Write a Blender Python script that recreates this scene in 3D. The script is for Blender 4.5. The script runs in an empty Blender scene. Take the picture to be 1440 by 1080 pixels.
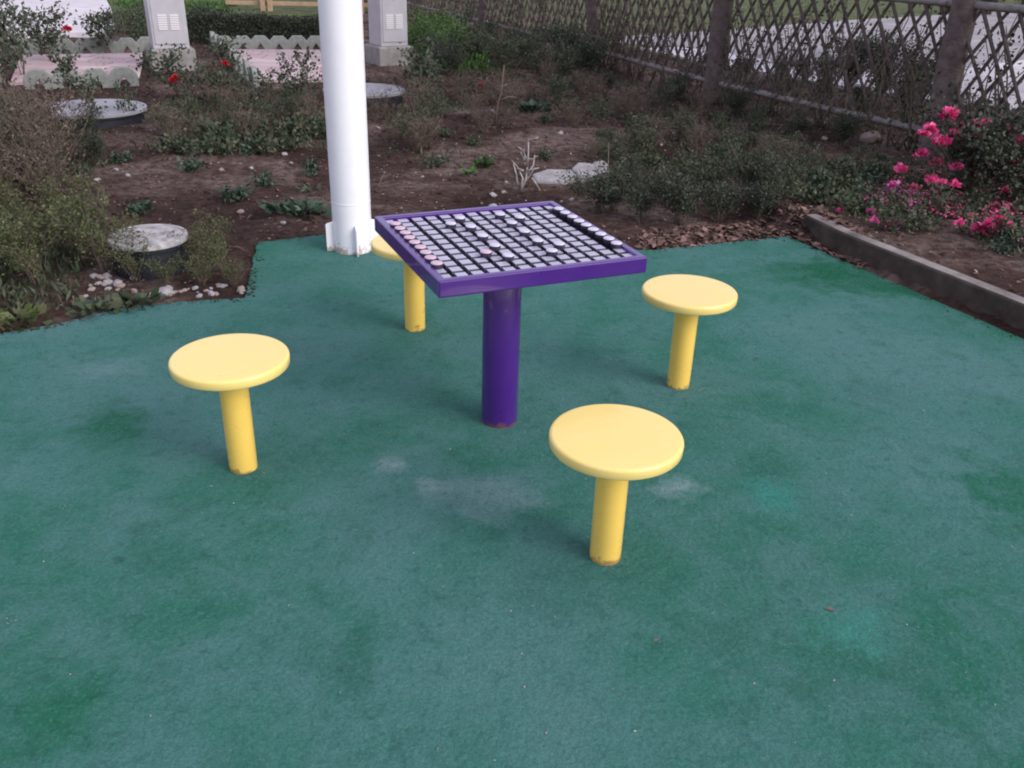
import bpy, math, random
import numpy as np
from mathutils import Matrix, Vector, Euler
R = math.radians
random.seed(7); rng = np.random.default_rng(7)
sc = bpy.context.scene
col = sc.collection

# ------------------------------------------------------------------ camera
F, PITCH, ROLL, CAMH = 1255.5, 0.4663, 0.0312, 1.7561
cd = bpy.data.cameras.new('camera'); cam = bpy.data.objects.new('camera', cd); col.objects.link(cam)
cd.sensor_width = 36; cd.lens = F*36/1440; cd.clip_start = .05; cd.clip_end = 500
cam.matrix_world = Matrix.Translation((0, 0, CAMH)) @ Matrix.Rotation(math.pi/2-PITCH, 4, 'X') @ Matrix.Rotation(ROLL, 4, 'Z')
sc.camera = cam
sc.cycles.filter_width = 2.0

# ------------------------------------------------------------------ light
SUN_EL, SUN_AZ = 32, 122          # azimuth clockwise from +Y
w = bpy.data.worlds.new('World'); sc.world = w; w.use_nodes = True
nt = w.node_tree; nt.nodes.clear()
sky = nt.nodes.new('ShaderNodeTexSky'); sky.sky_type = 'NISHITA'; sky.sun_disc = False
sky.sun_elevation = R(SUN_EL); sky.sun_rotation = R(SUN_AZ); sky.dust_density = 3; sky.ozone_density = 2
hs = nt.nodes.new('ShaderNodeHueSaturation'); hs.inputs['Saturation'].default_value = .45
cl = nt.nodes.new('ShaderNodeMixRGB'); cl.blend_type = 'MIX'; cl.inputs[0].default_value = .55   # even grey cloud over the clear sky
cl.inputs[2].default_value = (5.2, 4.95, 6.3, 1)
bg = nt.nodes.new('ShaderNodeBackground'); bg.inputs[1].default_value = .115
ow = nt.nodes.new('ShaderNodeOutputWorld')
nt.links.new(sky.outputs[0], hs.inputs['Color']); nt.links.new(hs.outputs[0], cl.inputs[1])
nt.links.new(cl.outputs[0], bg.inputs[0]); nt.links.new(bg.outputs[0], ow.inputs[0])
sd = bpy.data.lights.new('sun', 'SUN'); sd.energy = 1.3; sd.angle = R(35); sd.color = (1, .95, .9)
sun = bpy.data.objects.new('sun', sd); col.objects.link(sun)
sdir = Vector((math.sin(R(SUN_AZ))*math.cos(R(SUN_EL)), math.cos(R(SUN_AZ))*math.cos(R(SUN_EL)), math.sin(R(SUN_EL))))
sun.rotation_euler = sdir.to_track_quat('Z', 'Y').to_euler()
sc.view_settings.view_transform = 'Standard'; sc.view_settings.look = 'None'
sc.view_settings.gamma = 1; sc.view_settings.exposure = 0.75
sc.view_settings.use_curve_mapping = False

# ------------------------------------------------------------------ placement helper: where the photographed spot lies on the ground
def ray(px, py):
    a, b = px-720, py-540; cr, sr = math.cos(ROLL), math.sin(ROLL)
    X = (a*cr+b*sr)/F; Y = -a*sr+b*cr; u = -Y/F
    c, s = math.cos(PITCH), math.sin(PITCH)
    return Vector((X, c+u*s, -s+u*c))
def G(px, py, z=0.):
    v = ray(px, py); return Vector((0, 0, CAMH)) + v*((z-CAMH)/v.z)
def P(px, py, y):
    v = ray(px, py); return Vector((0, 0, CAMH)) + v*(y/v.y)

# ------------------------------------------------------------------ materials
def mat(name, base=(.5, .5, .5), rough=.6, metal=0., coat=0., spec=.5):
    m = bpy.data.materials.new(name); m.use_nodes = True
    b = m.node_tree.nodes['Principled BSDF']
    b.inputs['Base Color'].default_value = (*base, 1); b.inputs['Roughness'].default_value = rough
    b.inputs['Metallic'].default_value = metal; b.inputs['Coat Weight'].default_value = coat
    b.inputs['Specular IOR Level'].default_value = spec
    return m
class N:
    def __init__(s, m): s.m = m; s.t = m.node_tree; s.b = s.t.nodes['Principled BSDF']
    def n(s, k, **kw):
        x = s.t.nodes.new(k)
        for a, v in kw.items():
            if a.startswith('i_'):
                q = a[2:]; q = int(q) if q.isdigit() else q.replace('_', ' ')
                x.inputs[q].default_value = v
            else: setattr(x, a, v)
        return x
    def l(s, a, b): s.t.links.new(a, b)
    def coord(s, which='Object'): return s.n('ShaderNodeTexCoord').outputs[which]
    def noise(s, vec, scale, detail=4, rough=.55, dist=0):
        x = s.n('ShaderNodeTexNoise'); x.inputs['Scale'].default_value = scale; x.inputs['Detail'].default_value = detail
        x.inputs['Roughness'].default_value = rough; x.inputs['Distortion'].default_value = dist
        s.l(vec, x.inputs['Vector']); return x.outputs['Fac']
    def ramp(s, fac, stops):
        x = s.n('ShaderNodeValToRGB'); e = x.color_ramp.elements
        while len(e) < len(stops): e.new(.5)
        for k, (p, c) in enumerate(stops):
            e[k].position = p; e[k].color = (*c, 1) if len(c) == 3 else c
        s.l(fac, x.inputs[0]); return x.outputs[0]
    def mix(s, fac, a, b, mode='MIX'):
        x = s.n('ShaderNodeMixRGB', blend_type=mode)
        for i, v in enumerate((fac, a, b)):
            if isinstance(v, (int, float)): x.inputs[i].default_value = v
            elif isinstance(v, tuple): x.inputs[i].default_value = (*v, 1)
            else: s.l(v, x.inputs[i])
        return x.outputs[0]
    def rng(s, v, a, b, c=0., d=1.):
        x = s.n('ShaderNodeMapRange'); x.clamp = True
        for i, q in zip((1, 2, 3, 4), (a, b, c, d)): x.inputs[i].default_value = q
        s.l(v, x.inputs[0]); return x.outputs[0]
    def math(s, op, a, b=0.):
        x = s.n('ShaderNodeMath', operation=op)
        for i, v in enumerate((a, b)):
            if isinstance(v, (int, float)): x.inputs[i].default_value = v
            else: s.l(v, x.inputs[i])
        return x.outputs[0]
    def bump(s, h, strength=.4, dist=.01):
        x = s.n('ShaderNodeBump'); x.inputs['Strength'].default_value = strength; x.inputs['Distance'].default_value = dist
        s.l(h, x.inputs['Height']); s.l(x.outputs[0], s.b.inputs['Normal'])
    def color(s, c): s.l(c, s.b.inputs['Base Color'])
    def roughn(s, c): s.l(c, s.b.inputs['Roughness'])
    def island(s): return s.n('ShaderNodeNewGeometry').outputs['Random Per Island']

def simple(name, c1, c2, rough=.7, scale=20, bump=.2, bdist=.005, **kw):
    m = mat(name, c1, rough, **kw); n = N(m); v = n.coord()
    f = n.noise(v, scale, 5); n.color(n.ramp(f, [(.3, c1), (.7, c2)]))
    n.bump(n.noise(v, scale*3, 4), bump, bdist); return m
def leafmat(name, cols, rough=.55):
    m = mat(name, cols[0], rough, spec=.3); n = N(m)
    k = len(cols); n.color(n.ramp(n.island(), [(i/(k-1), c) for i, c in enumerate(cols)]))
    n.b.inputs['Transmission Weight'].default_value = 0
    return m

def turf_mat():
    m = mat('turf', rough=.92, spec=.15); n = N(m); v = n.coord()
    big = n.noise(v, .8, 4, .5, .4); mid = n.noise(v, 3.5, 6, .65, .5); fine = n.noise(v, 160, 3, .7)
    c = n.ramp(big, [(.37, (.028, .172, .112)), (.5, (.052, .200, .160)), (.62, (.092, .232, .220))])
    c = n.mix(n.rng(mid, .40, .64, .0, .75), c, (.10, .235, .232))
    c = n.mix(n.rng(n.noise(v, 6.5, 7, .75, .3), .54, .70, 0, .6), c, (.024, .118, .092))
    c = n.mix(n.rng(n.noise(v, 11, 7, .75, .2), .60, .72, 0, .5), c, (.12, .27, .265))
    c = n.mix(n.rng(n.noise(v, 1.7, 5, .6, 1.2), .56, .72, 0, .5), c, (.016, .110, .072))
    # worn and stained places
    def spot(px, py, r, colr, amt, sx=1., soft=.0):
        g = G(px, py); nz = n.n('ShaderNodeTexNoise'); nz.inputs['Scale'].default_value = 9; nz.inputs['Detail'].default_value = 8; nz.inputs['Roughness'].default_value = .72
        n.l(v, nz.inputs['Vector'])
        off = n.n('ShaderNodeVectorMath', operation='MULTIPLY_ADD'); n.l(nz.outputs['Color'], off.inputs[0])
        off.inputs[1].default_value = (r*3.0,)*3; n.l(v, off.inputs[2])
        d = n.n('ShaderNodeVectorMath', operation='SUBTRACT'); n.l(off.outputs[0], d.inputs[0]); d.inputs[1].default_value = (g.x+r*1.5, g.y+r*1.5, r*1.5)
        sc_ = n.n('ShaderNodeVectorMath', operation='MULTIPLY'); n.l(d.outputs[0], sc_.inputs[0]); sc_.inputs[1].default_value = (1/sx, 1, 0)
        ln = n.n('ShaderNodeVectorMath', operation='LENGTH'); n.l(sc_.outputs[0], ln.inputs[0])
        return n.mix(n.rng(ln.outputs['Value'], r*.2, r*1.1, amt, 0), c, colr)
    for (px, py, r, cc, a, sx) in [(550, 655, .07, (.22, .34, .35), .95, 1), (610, 683, .07, (.22, .34, .35), .9, 1), (690, 700, .15, (.18, .31, .32), .9, 1.6),
            (950, 686, .08, (.24, .37, .38), .95, 1.3), (155, 520, .13, (.14, .27, .27), .9, 1.3), (1170, 385, .34, (.006, .115, .052), 1., 1.6),
            (1260, 408, .22, (.008, .12, .058), 1., 1.8),
            (1195, 890, .13, (.060, .27, .22), .95, 1), (1085, 700, .12, (.045, .26, .21), .9, 1), (160, 600, .22, (.015, .145, .075), .9, .8), (700, 940, .3, (.09, .23, .22), .5, 1), (520, 800, .2, (.09, .23, .22), .5, 1),
            (80, 1010, .16, (.015, .145, .075), .9, 1), (1430, 700, .32, (.016, .15, .085), .9, .8), (400, 640, .2, (.03, .13, .115), .5, 1.2), (780, 800, .25, (.03, .13, .115), .5, 1.2),
            (1240, 560, .2, (.075, .19, .19), .5, 1), (420, 380, .35, (.030, .155, .110), .5, 2)]:
        c = spot(px, py, r, cc, a, sx)
    c = n.mix(n.rng(fine, .3, .7, .0, .8), c, n.mix(.62, c, (.01, .045, .035)))
    c = n.mix(n.rng(n.noise(v, 85, 3, .7), .52, .72, .0, .5), c, (.10, .235, .215))
    c = n.mix(n.rng(n.noise(v, 45, 4, .7), .60, .78, 0, .45), c, (.15, .27, .27))
    c = n.mix(n.rng(n.noise(v, 24, 5, .7, .6), .54, .72, 0, .55), c, (.018, .075, .065))
    n.color(c)
    n.bump(n.math('ADD', n.math('MULTIPLY', n.noise(v, 260, 3, .7), .6), n.math('ADD', n.noise(v, 60, 4), n.noise(v, 14, 3))), 1., .007)
    return m

def soil_mat():
    m = mat('soil', rough=.95, spec=.1); n = N(m); v = n.coord()
    a = n.noise(v, .9, 5, .6, .3); b = n.noise(v, 14, 6, .7)
    c = n.ramp(a, [(.35, (.054, .031, .026)), (.49, (.112, .070, .058)), (.60, (.25, .185, .163))])
    c = n.mix(n.rng(b, .42, .62, .0, .75), c, (.034, .020, .019))
    c = n.mix(n.rng(n.noise(v, 55, 3, .7), .60, .72, 0, .5), c, (.24, .19, .17))
    n.color(c); n.bump(n.math('ADD', n.noise(v, 9, 5), n.noise(v, 50, 5, .7)), 1., .045); return m

def metalpaint(name, c, c2, rough=.35, rust=None, coat=.3, dirt=.35, rz=.022):
    m = mat(name, c, rough, coat=coat); n = N(m); v = n.coord()
    k = n.mix(n.rng(n.noise(v, 9, 5), .45, .75, 0, dirt), c, c2)
    k = n.mix(n.rng(n.noise(v, 60, 5, .7, .3), .66, .76, 0, dirt*.8), k, tuple(x*.6 for x in c2))
    if rust:
        sx = n.n('ShaderNodeSeparateXYZ'); n.l(v, sx.inputs[0])
        z = n.math('ADD', sx.outputs['Z'], n.math('MULTIPLY', n.math('SUBTRACT', n.noise(v, 28, 4), .5), rz*5))
        k = n.mix(n.rng(z, rz*.2, rz, .9, 0), k, rust)
    n.color(k); n.roughn(n.rng(n.noise(v, 14, 4), .3, .7, rough*.8, rough*1.3)); n.bump(n.noise(v, 120, 2), .06, .001); return m

M = {}
M['turf'] = turf_mat(); M['soil'] = soil_mat()
M['purple'] = metalpaint('purple_paint', (.056, .009, .185), (.075, .022, .23), .30, (.16, .06, .05), coat=.5, dirt=.3)
M['yellow'] = metalpaint('yellow_paint', (.88, .60, .12), (.78, .50, .12), .30, (.34, .20, .08), coat=.3, dirt=.35)
M['yellow_skylit'] = metalpaint('yellow_skylit_paint', (.90, .69, .22), (.88, .72, .30), .30, coat=.35, dirt=.25)  # paler copy of the stool yellow: sky brightness on seats put into colour
M['white_paint'] = metalpaint('white_paint', (.86, .85, .90), (.76, .75, .82), .38, (.42, .34, .27), coat=.2, dirt=.45, rz=.045)
M['board'] = mat('board_base', (.012, .010, .022), .5)
M['tile'] = simple('lavender_tile', (.36, .35, .46), (.47, .46, .58), .30, 18, .05)
M['tileside'] = mat('tile_side', (.045, .040, .075), .5)
M['piece_top'] = simple('pale_piece', (.52, .50, .62), (.62, .60, .72), .3, 60, .05)
M['piece_pink'] = simple('pink_piece', (.54, .38, .48), (.60, .45, .55), .35, 60, .05)
M['piece_dark'] = mat('piece_side', (.035, .030, .055), .4)
M['concrete'] = simple('concrete', (.20, .19, .185), (.33, .31, .30), .9, 9, .5, .01)
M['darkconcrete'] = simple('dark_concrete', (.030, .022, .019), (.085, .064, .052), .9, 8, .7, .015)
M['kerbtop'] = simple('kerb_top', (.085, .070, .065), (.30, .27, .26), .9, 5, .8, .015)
M['edging'] = simple('edging_concrete', (.18, .20, .185), (.30, .31, .295), .9, 14, .4, .01)
M['whitestone'] = simple('white_stone', (.27, .255, .265), (.46, .44, .46), .8, 25, .4, .01)
M['tanstone'] = simple('tan_stone', (.26, .20, .18), (.40, .32, .29), .85, 25, .4, .01)
M['steel'] = simple('cabinet_steel', (.40, .39, .42), (.47, .46, .50), .45, 5, .05)
M['darksteel'] = mat('dark_gap', (.03, .03, .04), .6)
M['ventwhite'] = mat('vent_white', (.74, .72, .76), .5)
M['faded'] = mat('faded_mark', (.27, .26, .29), .6)
M['rubble'] = simple('rubble', (.24, .225, .235), (.40, .38, .39), .9, 16, .8, .02)
M['lid'] = simple('lid_plastic', (.21, .21, .24), (.32, .32, .36), .55, 9, .3)
M['lidside'] = simple('lid_side', (.008, .009, .016), (.016, .018, .028), .55, 14, .3)
M['speckled'] = simple('speckled_lid', (.20, .195, .20), (.50, .48, .49), .8, 22, .5, .01)
M['bark'] = simple('post_bark', (.085, .062, .058), (.16, .125, .12), .95, 14, .8, .02)
M['slat'] = simple('weathered_slat', (.060, .045, .042), (.125, .10, .095), .9, 20, .4, .01)
M['rail'] = simple('rail_wood', (.17, .15, .145), (.30, .275, .27), .9, 14, .4, .01)
M['tanwood'] = simple('tan_wood', (.34, .22, .14), (.46, .32, .21), .8, 12, .3, .01)
M['stem'] = simple('stem', (.10, .075, .058), (.19, .15, .12), .9, 30, .3)
M['palestem'] = simple('pale_stem', (.24, .20, .19), (.52, .49, .50), .85, 30, .3)
M['leaf_olive'] = leafmat('leaf_olive', [(.034, .056, .019), (.064, .090, .030), (.115, .140, .052), (.070, .066, .036)])
M['leaf_dark'] = leafmat('leaf_dark', [(.017, .032, .018), (.030, .052, .028), (.048, .072, .042), (.070, .078, .058), (.055, .042, .034)])
M['leaf_mid'] = leafmat('leaf_mid', [(.026, .046, .026), (.048, .074, .038), (.075, .100, .056), (.085, .070, .052)])
M['leaf_rose'] = leafmat('leaf_rose', [(.024, .040, .026), (.045, .072, .040), (.070, .100, .058), (.065, .040, .038)])
M['leaf_brown'] = leafmat('leaf_brown', [(.085, .058, .045), (.12, .085, .068), (.16, .12, .095), (.075, .065, .04)])
M['leaf_bright'] = leafmat('leaf_bright', [(.040, .095, .024), (.060, .135, .032), (.10, .175, .05)])
M['leaf_weed'] = leafmat('leaf_weed', [(.030, .055, .036), (.050, .088, .056), (.080, .122, .082)])
M['litter'] = leafmat('litter', [(.085, .048, .040), (.15, .085, .070), (.26, .165, .14), (.055, .036, .032), (.12, .08, .06)], .8)
M['chips'] = leafmat('chips', [(.30, .27, .25), (.50, .47, .46), (.20, .16, .14)], .8)
M['red'] = leafmat('red_petal', [(.42, .012, .022), (.58, .025, .035), (.50, .02, .06)])
M['pink'] = leafmat('pink_petal', [(.66, .040, .20), (.80, .09, .30), (.88, .20, .40)])
M['magenta'] = leafmat('magenta_petal', [(.55, .06, .26), (.70, .12, .38), (.62, .20, .45)])
M['paleblossom'] = leafmat('faded_petal', [(.50, .10, .18), (.60, .20, .26), (.34, .04, .12)])

# ------------------------------------------------------------------ mesh helpers
class MB:
    """collects vertices and faces; build() links them as one mesh object"""
    def __init__(s): s.v = []; s.f = []; s.mi = []; s.n = 0
    def add(s, v, f, mi=0):
        v = np.asarray(v, float).reshape(-1, 3)
        s.v.append(v); s.f += [tuple(int(i)+s.n for i in q) for q in f]; s.mi += [mi]*len(f); s.n += len(v)
    def box(s, lo, hi, M4=None, mi=0):
        v = [Vector((x, y, z)) for x in (lo[0], hi[0]) for y in (lo[1], hi[1]) for z in (lo[2], hi[2])]
        if M4 is not None: v = [M4 @ q for q in v]
        s.add([tuple(q) for q in v], [(0, 1, 3, 2), (4, 6, 7, 5), (0, 4, 5, 1), (2, 3, 7, 6), (0, 2, 6, 4), (1, 5, 7, 3)], mi)
    def lathe(s, prof, n=48, c=(0, 0), mi=0, jit=0):
        a = np.linspace(0, 2*np.pi, n, endpoint=False); v = []
        for r, z in prof:
            rr = r*(1+jit*rng.uniform(-1, 1, n)) if jit else r
            v.append(np.stack([c[0]+rr*np.cos(a), c[1]+rr*np.sin(a), np.full(n, z)], 1))
        f = []
        for k in range(len(prof)-1):
            for i in range(n):
                j = (i+1) % n; f.append((k*n+i, k*n+j, (k+1)*n+j, (k+1)*n+i))
        f.append(tuple(range(n-1, -1, -1))); f.append(tuple((len(prof)-1)*n+i for i in range(n)))
        s.add(np.concatenate(v), f, mi)
    def prism(s, pts, z0, z1, M4=None, mi=0):
        n = len(pts); v = [Vector((x, y, z)) for z in (z0, z1) for x, y in pts]
        if M4 is not None: v = [M4 @ q for q in v]
        f = [(i, (i+1) % n, n+(i+1) % n, n+i) for i in range(n)] + [tuple(range(n-1, -1, -1)), tuple(range(n, 2*n))]
        s.add([tuple(q) for q in v], f, mi)
    def tube(s, pts, rad, n=5, mi=0):
        pts = [Vector(p) for p in pts]; v = []
        for k, p in enumerate(pts):
            d = (pts[min(k+1, len(pts)-1)]-pts[max(k-1, 0)]).normalized()
            a = d.orthogonal().normalized() if k == 0 else (a - d*a.dot(d)).normalized()
            b = d.cross(a); r = rad[k] if hasattr(rad, '__len__') else rad
            v += [tuple(p+(a*math.cos(t)+b*math.sin(t))*r) for t in [2*math.pi*i/n for i in range(n)]]
        f = [(k*n+i, k*n+(i+1) % n, (k+1)*n+(i+1) % n, (k+1)*n+i) for k in range(len(pts)-1) for i in range(n)]
        f += [tuple(range(n-1, -1, -1)), tuple((len(pts)-1)*n+i for i in range(n))]
        s.add(v, f, mi)
    def build(s, name, mats, parent=None, smooth=None, bevel=0, seg=2):
        me = bpy.data.meshes.new(name)
        me.from_pydata(np.concatenate(s.v).tolist() if s.v else [], [], s.f)
        for m in (mats if isinstance(mats, (list, tuple)) else [mats]): me.materials.append(M[m])
        if any(s.mi): me.polygons.foreach_set('material_index', s.mi)
        me.update()
        o = bpy.data.objects.new(name, me); col.objects.link(o); o.parent = parent
        if smooth is not None:
            me.polygons.foreach_set('use_smooth', [True]*len(me.polygons))
            if smooth < 180: me.set_sharp_from_angle(angle=R(smooth))
        if bevel:
            b = o.modifiers.new('bevel', 'BEVEL'); b.width = bevel; b.segments = seg; b.limit_method = 'ANGLE'; b.angle_limit = R(35)
        return o
def leaves(name, pos, nrm, size, material, parent=None, aspect=.5, fold=.18, up=None):
    """many separate leaf-sized faces as one mesh"""
    n = len(pos); pos = np.asarray(pos, float); d = np.asarray(nrm, float)
    d /= np.linalg.norm(d, axis=1, keepdims=True)+1e-9
    r = rng.normal(size=(n, 3)) if up is None else np.asarray(up, float)
    t = np.cross(d, r); t /= np.linalg.norm(t, axis=1, keepdims=True)+1e-9
    q = np.cross(t, d); size = np.broadcast_to(np.asarray(size, float).reshape(-1, 1), (n, 1))
    v = np.empty((n, 4, 3))
    v[:, 0] = pos; v[:, 2] = pos+d*size
    v[:, 1] = pos+d*size*.5+t*size*aspect*.5+q*size*fold
    v[:, 3] = pos+d*size*.5-t*size*aspect*.5+q*size*fold
    me = bpy.data.meshes.new(name); me.vertices.add(4*n); me.loops.add(4*n); me.polygons.add(n)
    me.vertices.foreach_set('co', v.ravel()); me.loops.foreach_set('vertex_index', np.arange(4*n))
    me.polygons.foreach_set('loop_start', np.arange(0, 4*n, 4)); me.update(calc_edges=True)
    me.materials.append(M[material])
    o = bpy.data.objects.new(name, me); col.objects.link(o); o.parent = parent; return o

def tag(o, label=None, cat=None, group=None, kind=None):
    if label: o['label'] = label
    if cat: o['category'] = cat
    if group: o['group'] = group
    if kind: o['kind'] = kind
    return o
def thing(name, label, cat, loc=(0, 0, 0), rz=0, group=None):
    o = bpy.data.objects.new(name, None); col.objects.link(o); o.empty_display_size = .1
    o.location = loc; o.rotation_euler = (0, 0, rz); return tag(o, label, cat, group)
def kids(o): return [c for c in col.objects if c.parent == o]
def dup(o, loc=None, rz=None, scale=None, label=None, group=None, parent=None):
    ch = kids(o); c = o.copy(); col.objects.link(c)
    if parent is not None: c.parent = parent
    if loc is not None: c.location = loc
    if rz is not None: c.rotation_euler = (0, 0, rz)
    if scale is not None: c.scale = scale if hasattr(scale, '__len__') else (scale,)*3
    if label: c['label'] = label
    if group: c['group'] = group
    for k in ch: dup(k, parent=c)
    return c

# ------------------------------------------------------------------ ground
CURB = [(1.93, 5.90), (2.06, 5.50), (2.60, 4.36), (3.35, 2.77), (4.6, .1)]
def curb_side(x, y):
    """distance to the right of the kerb line"""
    (x0, y0), (x1, y1) = (2.0, 5.6), (4.6, .1); L = math.hypot(x1-x0, y1-y0)
    return ((x-x0)*(-(y1-y0))+(y-y0)*(x1-x0))/L
def lumps(x, y):
    return (.030*math.sin(1.7*x+.6*y)*math.cos(1.1*y-.4*x)+.016*math.sin(4.3*x+1.3)*math.sin(3.7*y+.5*x)+.008*math.sin(11*x+2*y)*math.sin(9*y-3*x))
def ground_z(x, y):
    z = -.012+lumps(x, y)*min(1, max(0, (y-5.6)/1.5)) if x > -1.5 else -.012+.7*lumps(x, y)*min(1, max(0, (y-4.6)/1.2))
    d = curb_side(x, y)
    if d > .03: z += .11*min(1, (d-.03)/.1)*min(1, max(0, (7.6-y)/1.6))
    return z
def GS(px, py):
    g = G(px, py)
    for _ in range(3): g = G(px, py, ground_z(g.x, g.y))
    return g
def sheet(name, x0, x1, y0, y1, nx, ny, zf, material):
    xs = np.linspace(x0, x1, nx); ys = np.linspace(y0, y1, ny)
    v = [(x, y, zf(x, y)) for y in ys for x in xs]
    f = [(j*nx+i, j*nx+i+1, (j+1)*nx+i+1, (j+1)*nx+i) for j in range(ny-1) for i in range(nx-1)]
    b = MB(); b.add(v, f); o = b.build(name, material, smooth=180); return tag(o, kind='structure')

def grass_mat():
    m = mat('lawn', rough=.95, spec=.1); n = N(m); v = n.coord()
    n.color(n.ramp(n.noise(v, 2.5, 6, .7), [(.3, (.050, .068, .032)), (.5, (.095, .118, .055)), (.7, (.17, .185, .105))]))
    n.bump(n.noise(v, 60, 4), .8, .03); return m
def paving_mat(name, c1, c2, line, sx, sy):
    m = mat(name, rough=.75); n = N(m); v = n.coord()
    br = n.n('ShaderNodeTexBrick'); br.offset = .3; br.inputs['Scale'].default_value = 1; br.inputs['Mortar Size'].default_value = .012
    br.inputs['Brick Width'].default_value = sx; br.inputs['Row Height'].default_value = sy; n.l(v, br.inputs['Vector'])
    br.inputs['Color1'].default_value = (*c1, 1); br.inputs['Color2'].default_value = (*c2, 1); br.inputs['Mortar'].default_value = (*line, 1)
    n.color(n.mix(n.rng(n.noise(v, 3, 5, .6), .35, .7, 0, .5), br.outputs[0], tuple(x*.62 for x in c1))); n.bump(n.noise(v, 30, 4), .2, .005); return m
M['lawn'] = grass_mat()
M['pale_paving'] = paving_mat('pale_paving', (.62, .58, .62), (.68, .64, .68), (.40, .36, .38), 1.6, 1.1)
M['pink_paving'] = paving_mat('pink_paving', (.48, .35, .36), (.60, .49, .50), (.24, .17, .17), .55, .42)
M['road'] = simple('road_paving', (.20, .185, .20), (.36, .34, .36), .8, 1.2, .2)

sheet('garden_soil', -16, 9, 2.2, 26, 240, 230, ground_z, 'soil')
def poly_sheet(name, pts, z, th, material, label=None, sub=0):
    b = MB(); b.prism([(p[0], p[1]) for p in pts], z-th, z)
    o = b.build(name, material); tag(o, kind='structure'); return o
poly_sheet('ground', [(-150, -150), (150, -150), (150, 250), (-150, 250)], -.10, .2, 'lawn')

# rubber play surface with slightly uneven cut edges
def wavy(a, b, n, amp):
    out = []
    for i in range(n):
        t = i/n; x = a[0]+(b[0]-a[0])*t; y = a[1]+(b[1]-a[1])*t
        out.append((x+random.uniform(-amp, amp), y+random.uniform(-amp, amp)))
    return out
tp = [(-6.2, 1.6), tuple(G(0, 470))[:2], tuple(G(80, 457))[:2], tuple(G(160, 436))[:2], tuple(G(215, 428))[:2], tuple(G(346, 419))[:2], tuple(G(352, 385))[:2], tuple(G(362, 342))[:2],
      tuple(G(470, 329))[:2], tuple(G(915, 353))[:2], tuple(G(1108, 333))[:2], tuple(G(1440, 478))[:2], (4.5, .1), (5.2, -1.6), (-6.2, -1.6)]
edge = []
for i in range(len(tp)): edge += wavy(tp[i], tp[(i+1) % len(tp)], 2 if i in (0, 12, 13, 14) else 16, .006 if 0 < i < 12 else 0)
edge = [e for e in edge]
poly_sheet('play_surface', edge, .004, .03, 'turf')

# raised kerb on the right
def offset_line(pts, d):
    out = []
    for i, p in enumerate(pts):
        a = pts[max(0, i-1)]; b = pts[min(len(pts)-1, i+1)]; L = math.hypot(b[0]-a[0], b[1]-a[1])
        out.append((p[0]-(b[1]-a[1])/L*d, p[1]+(b[0]-a[0])/L*d))
    return out
cl0 = CURB; n_ = len(cl0)
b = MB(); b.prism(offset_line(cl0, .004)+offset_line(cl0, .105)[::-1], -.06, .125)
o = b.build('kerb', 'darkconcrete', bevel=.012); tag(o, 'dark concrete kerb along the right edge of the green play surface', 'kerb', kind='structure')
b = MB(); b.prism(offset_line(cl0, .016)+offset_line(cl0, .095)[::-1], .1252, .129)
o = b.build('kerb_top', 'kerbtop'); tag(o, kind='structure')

# pale path top left, pink plots, road beyond the fence
def pix_poly(name, pts, z, th, material): return poly_sheet(name, [tuple(G(x, y, z))[:2] for x, y in pts], z, th, material)
pix_poly('path', [(-60, 47), (148, 45), (160, 36), (160, 20), (150, 0), (130, -30), (-200, -30), (-260, 10)], .07, .2, 'pale_paving')
pix_poly('paving', [(14, 116), (196, 108), (205, 74), (30, 77)], .02, .15, 'pink_paving')
pix_poly('paving', [(362, 112), (500, 112), (500, 70), (322, 69)], .02, .15, 'pink_paving')
pix_poly('road', [(860, 60), (960, 66), (1160, 94), (1300, 104), (1440, 84), (1640, 100), (1700, 30), (1440, 14), (1200, 28), (960, 46), (880, 50)], .03, .16, 'road')
pix_poly('pavement', [(900, 67), (960, 80), (1160, 117), (1440, 160), (1640, 190), (1640, 100), (1440, 84), (1300, 104), (1160, 94), (960, 66)], .036, .16, 'pale_paving')
poly_sheet('lawn', [(9.05, -20), (60, -20), (60, 80), (-60, 80), (-60, 26.05), (9.05, 26.05)], -.02, .05, 'lawn')
# grassy ground on the far side of the fence
pix_poly('lawn', [(590, 8), (700, 30), (860, 62), (960, 84), (960, 46), (1200, 28), (1440, 14), (1700, 0), (1500, -40), (590, -40)], .012, .1, 'lawn')
pix_poly('lawn', [(150, -4), (163, 30), (215, 32), (300, 30), (440, 20), (560, 14), (560, -30), (140, -30)], .012, .1, 'lawn')

# ------------------------------------------------------------------ table
tx, ty, TS, TR, TZ, TT = -.0472, 3.1574, .7641, .4183, .7739, .0589
H = TS/2
t = thing('game_table', 'square purple game table with a gridded board on one thick round post', 'table', (tx, ty, .004), TR)
b = MB(); b.lathe([(.0715, 0), (.0726, .004), (.0726, TZ-TT-.004), (.07, TZ-TT)], 56); b.build('table_post', 'purple', t, 40)
b = MB(); Z = TZ-.004; rw = .030
def ring(o_, i_, z0, z1):
    v = []; 
    for r_ in (o_, i_):
        for z in (z0, z1): v += [(-r_, -r_, z), (r_, -r_, z), (r_, r_, z), (-r_, r_, z)]
    f = []
    for k in range(4):
        j = (k+1) % 4
        f += [(k, j, 4+j, 4+k), (4+k, 4+j, 12+j, 12+k), (12+k, 12+j, 8+j, 8+k), (8+k, 8+j, j, k)]
    return v, f
b.add(*ring(H, H-rw, Z-TT, Z)); b.build('table_rim', 'purple', t, bevel=.006, seg=3)
b = MB(); b.box((-H+rw-.002, -H+rw-.002, Z-TT+.006), (H-rw+.002, H-rw+.002, Z-.026)); b.build('board_base', 'board', t)
NC, NR = 13, 12; px_ = .148*H; py_ = .1535*H
b = MB()
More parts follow.
